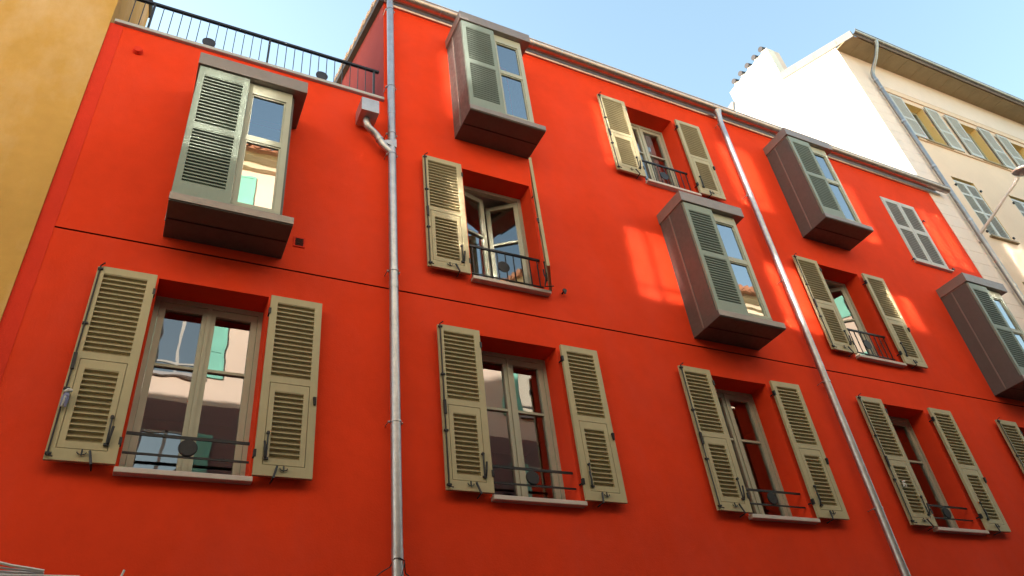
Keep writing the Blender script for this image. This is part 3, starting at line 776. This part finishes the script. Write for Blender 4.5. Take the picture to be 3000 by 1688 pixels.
# ------------------------------------------------------------------ opposite side of the street (seen in the panes, bounces the sun)
OY = -7.2
def opp_house(name, label, x0, x1, eave, wallm, cols, rowsz, skip=(), shade_z=9.15):
    e = empty(name, label, 'house', ((x0+x1)/2, OY-4, 0)); E = Vector(((x0+x1)/2, OY-4, 0))
    hw = .43
    hs = [(c-hw, c+hw, a, b) for c in cols for a, b in rowsz]
    xs = sorted({x0, x1} | {round(h[i],4) for h in hs for i in (0,1)}); zs = sorted({0., shade_z, eave} | {round(h[i],4) for h in hs for i in (2,3)})
    mb = MB()
    for a, b in zip(xs, xs[1:]):
        for c, d in zip(zs, zs[1:]):
            mx, mz = (a+b)/2, (c+d)/2
            if any(h[0] < mx < h[1] and h[2] < mz < h[3] for h in hs): continue
            mb.mat(1 if mz < shade_z else 0)  # below the sun's edge the wall takes the painted shade colour
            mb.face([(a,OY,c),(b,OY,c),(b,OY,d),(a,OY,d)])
    mb.build('front_wall', [wallm, M['wall_shade']], e, tuple(-E))
    mb = MB(); mb.box(x0, x1, OY-8, OY-.30, 0, eave-.01); mb.build('rear_wall', wallm, e, tuple(-E))
    mb = MB(); mb.box(x0+.02, x1-.02, OY+.001, OY+.06, 0, 3.7); mb.build('low_bounce_front', M['low_bounce'], e, tuple(-E))  # unseen dark front added to cut light bounced up from below
    mb = MB(); mb.prism([(OY-.02, eave-.22), (OY+.10, eave-.20), (OY+.14, eave-.10), (OY+.30, eave-.06), (OY+.36, eave), (OY-.02, eave)], 'x', x0, x1); mb.build('cornice', M['cream'], e, tuple(-E))
    mb = MB(); mb.prism([(OY+.48, eave+.001), (OY+.48, eave+.07), (OY-3.6, eave+1.5), (OY-8, eave-.1), (OY-8, eave-.2)], 'x', x0, x1); ro = mb.build('roof', M['tile'], e, tuple(-E))
    mb = MB()
    n = int((x1-x0)/.22)
    for i in range(n): mb.tube([(x0+.11+.22*i, OY+.53, eave+.09), (x0+.11+.22*i, OY-.3, eave+.36)], [.09, .08], 7)
    mb.build('eave_tile', M['tile'], ro, (0,0,0), True)
    first = None
    for c in cols:
        for ri, (a, b) in enumerate(rowsz):
            if (round(c, 2), ri) in skip: pass
            H = b-a
            if first is None or abs(first[1]-H) > .01:
                mb = MB(); y = -.01
                mb.box(-hw, -hw+.03, y-.05, y, 0, H); mb.box(hw-.03, hw, y-.05, y, 0, H); mb.box(-.03, .03, y-.05, y, 0, H); mb.box(-hw+.03, hw-.03, y-.05, y, 0, .05); mb.box(-hw+.03, hw-.03, y-.05, y, H-.05, H); mb.box(-hw+.03, -.03, y-.05, y, .26, .31); mb.box(.03, hw-.03, y-.05, y, .26, .31)
                w_ = mb.build('window', M['palegrey'], e, tuple(Vector((c, OY, a))-E))
                for s_ in (-1, 1):
                    p0, p1 = sorted((s_*.03, s_*(hw-.03)))
                    q = MB(); q.face([(p0,y-.02,.05),(p0,y-.02,H-.05),(p1,y-.02,H-.05),(p1,y-.02,.05)]); q.build('pane', M['oppglass'], w_)
                    m0, m1 = sorted((s_*(hw+.01), s_*(hw+.44)))
                    q = MB(); t = .035
                    q.box(m0, m0+.05, .004, .004+t, 0, H); q.box(m1-.05, m1, .004, .004+t, 0, H)
                    for za, zb in ((0, .08), (H*.45, H*.52), (H-.07, H)): q.box(m0+.05, m1-.05, .004, .004+t, za, zb)
                    q.box(m0+.05, m1-.05, .010, .03, .08, H-.07)
                    q.build('shutter', M['turq'], w_)
                q = MB(); q.box(-hw-.1, hw+.1, -.12, .09, -.06, -.003); q.build('window_sill', M['coping'], w_)
                first = (w_, H)
            else:
                dup(first[0], tuple(Vector((c, OY, a))-E), e)
    return e
COL = .22
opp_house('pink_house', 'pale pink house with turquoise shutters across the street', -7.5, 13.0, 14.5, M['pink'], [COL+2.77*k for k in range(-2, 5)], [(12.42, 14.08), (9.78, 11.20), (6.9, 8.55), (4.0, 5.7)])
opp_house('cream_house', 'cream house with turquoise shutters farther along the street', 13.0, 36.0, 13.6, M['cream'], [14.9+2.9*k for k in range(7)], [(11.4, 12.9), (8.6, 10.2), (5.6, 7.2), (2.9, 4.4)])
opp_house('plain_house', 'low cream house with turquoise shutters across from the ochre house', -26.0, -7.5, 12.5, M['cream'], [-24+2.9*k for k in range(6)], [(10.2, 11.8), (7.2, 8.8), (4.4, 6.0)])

# ------------------------------------------------------------------ light
SUN = Vector((-.825, 1.0, .334)).normalized()
L = bpy.data.lights.new('sun', 'SUN'); L.energy = 5.0; L.angle = math.radians(.53); L.color = (1.0, .93, .82)
so = bpy.data.objects.new('sun', L); C.objects.link(so); so.location = (-20, 20, 30)
so.rotation_euler = SUN.to_track_quat('Z', 'Y').to_euler()
W = bpy.data.worlds.new('World'); SC.world = W; W.use_nodes = True
nt = W.node_tree; bg = nt.nodes['Background']
sky = nt.nodes.new('ShaderNodeTexSky'); sky.sky_type = 'NISHITA'; sky.sun_disc = False
sky.sun_elevation = math.asin(SUN.z); sky.sun_rotation = math.atan2(SUN.x, SUN.y)
sky.altitude = 50; sky.air_density = 1.3; sky.dust_density = 1.3; sky.ozone_density = .3
hz = nt.nodes.new('ShaderNodeMix'); hz.data_type = 'RGBA'; hz.blend_type = 'MULTIPLY'; hz.inputs[0].default_value = 1; hz.inputs[7].default_value = (.97, 1.04, 1.02, 1)
nt.links.new(sky.outputs[0], hz.inputs[6]); nt.links.new(hz.outputs[2], bg.inputs[0]); bg.inputs[1].default_value = .15

# ------------------------------------------------------------------ camera
cd = bpy.data.cameras.new('camera'); cam = bpy.data.objects.new('camera', cd); C.objects.link(cam)
cd.sensor_width = 36; cd.lens = 26.0; cd.clip_start = .05; cd.clip_end = 500
ROWS = [[0.897438, -0.4284, -0.105257], [0.179886, 0.573245, -0.799394], [0.402799, 0.698472, 0.591515]]
r0, r1, r2 = (Vector(r) for r in ROWS)
m = Matrix((r0, -r1, -r2)).transposed().to_4x4(); m.translation = Vector((0, -6.5, 1.6))
cam.matrix_world = m; SC.camera = cam

# ------------------------------------------------------------------ render
vs = SC.view_settings; SC.display_settings.display_device = 'sRGB'
vs.view_transform = 'Standard'; vs.look = 'None'; vs.exposure = 1.88; vs.gamma = 1.0; vs.use_curve_mapping = False
cy = SC.cycles
cy.use_denoising = True
cy.max_bounces = 10; cy.diffuse_bounces = 5; cy.glossy_bounces = 5; cy.transparent_max_bounces = 12
cy.caustics_reflective = True; cy.blur_glossy = 0.0; cy.sample_clamp_indirect = 0.0
cy.use_guiding = True; cy.use_surface_guiding = True; cy.guiding_training_samples = 128
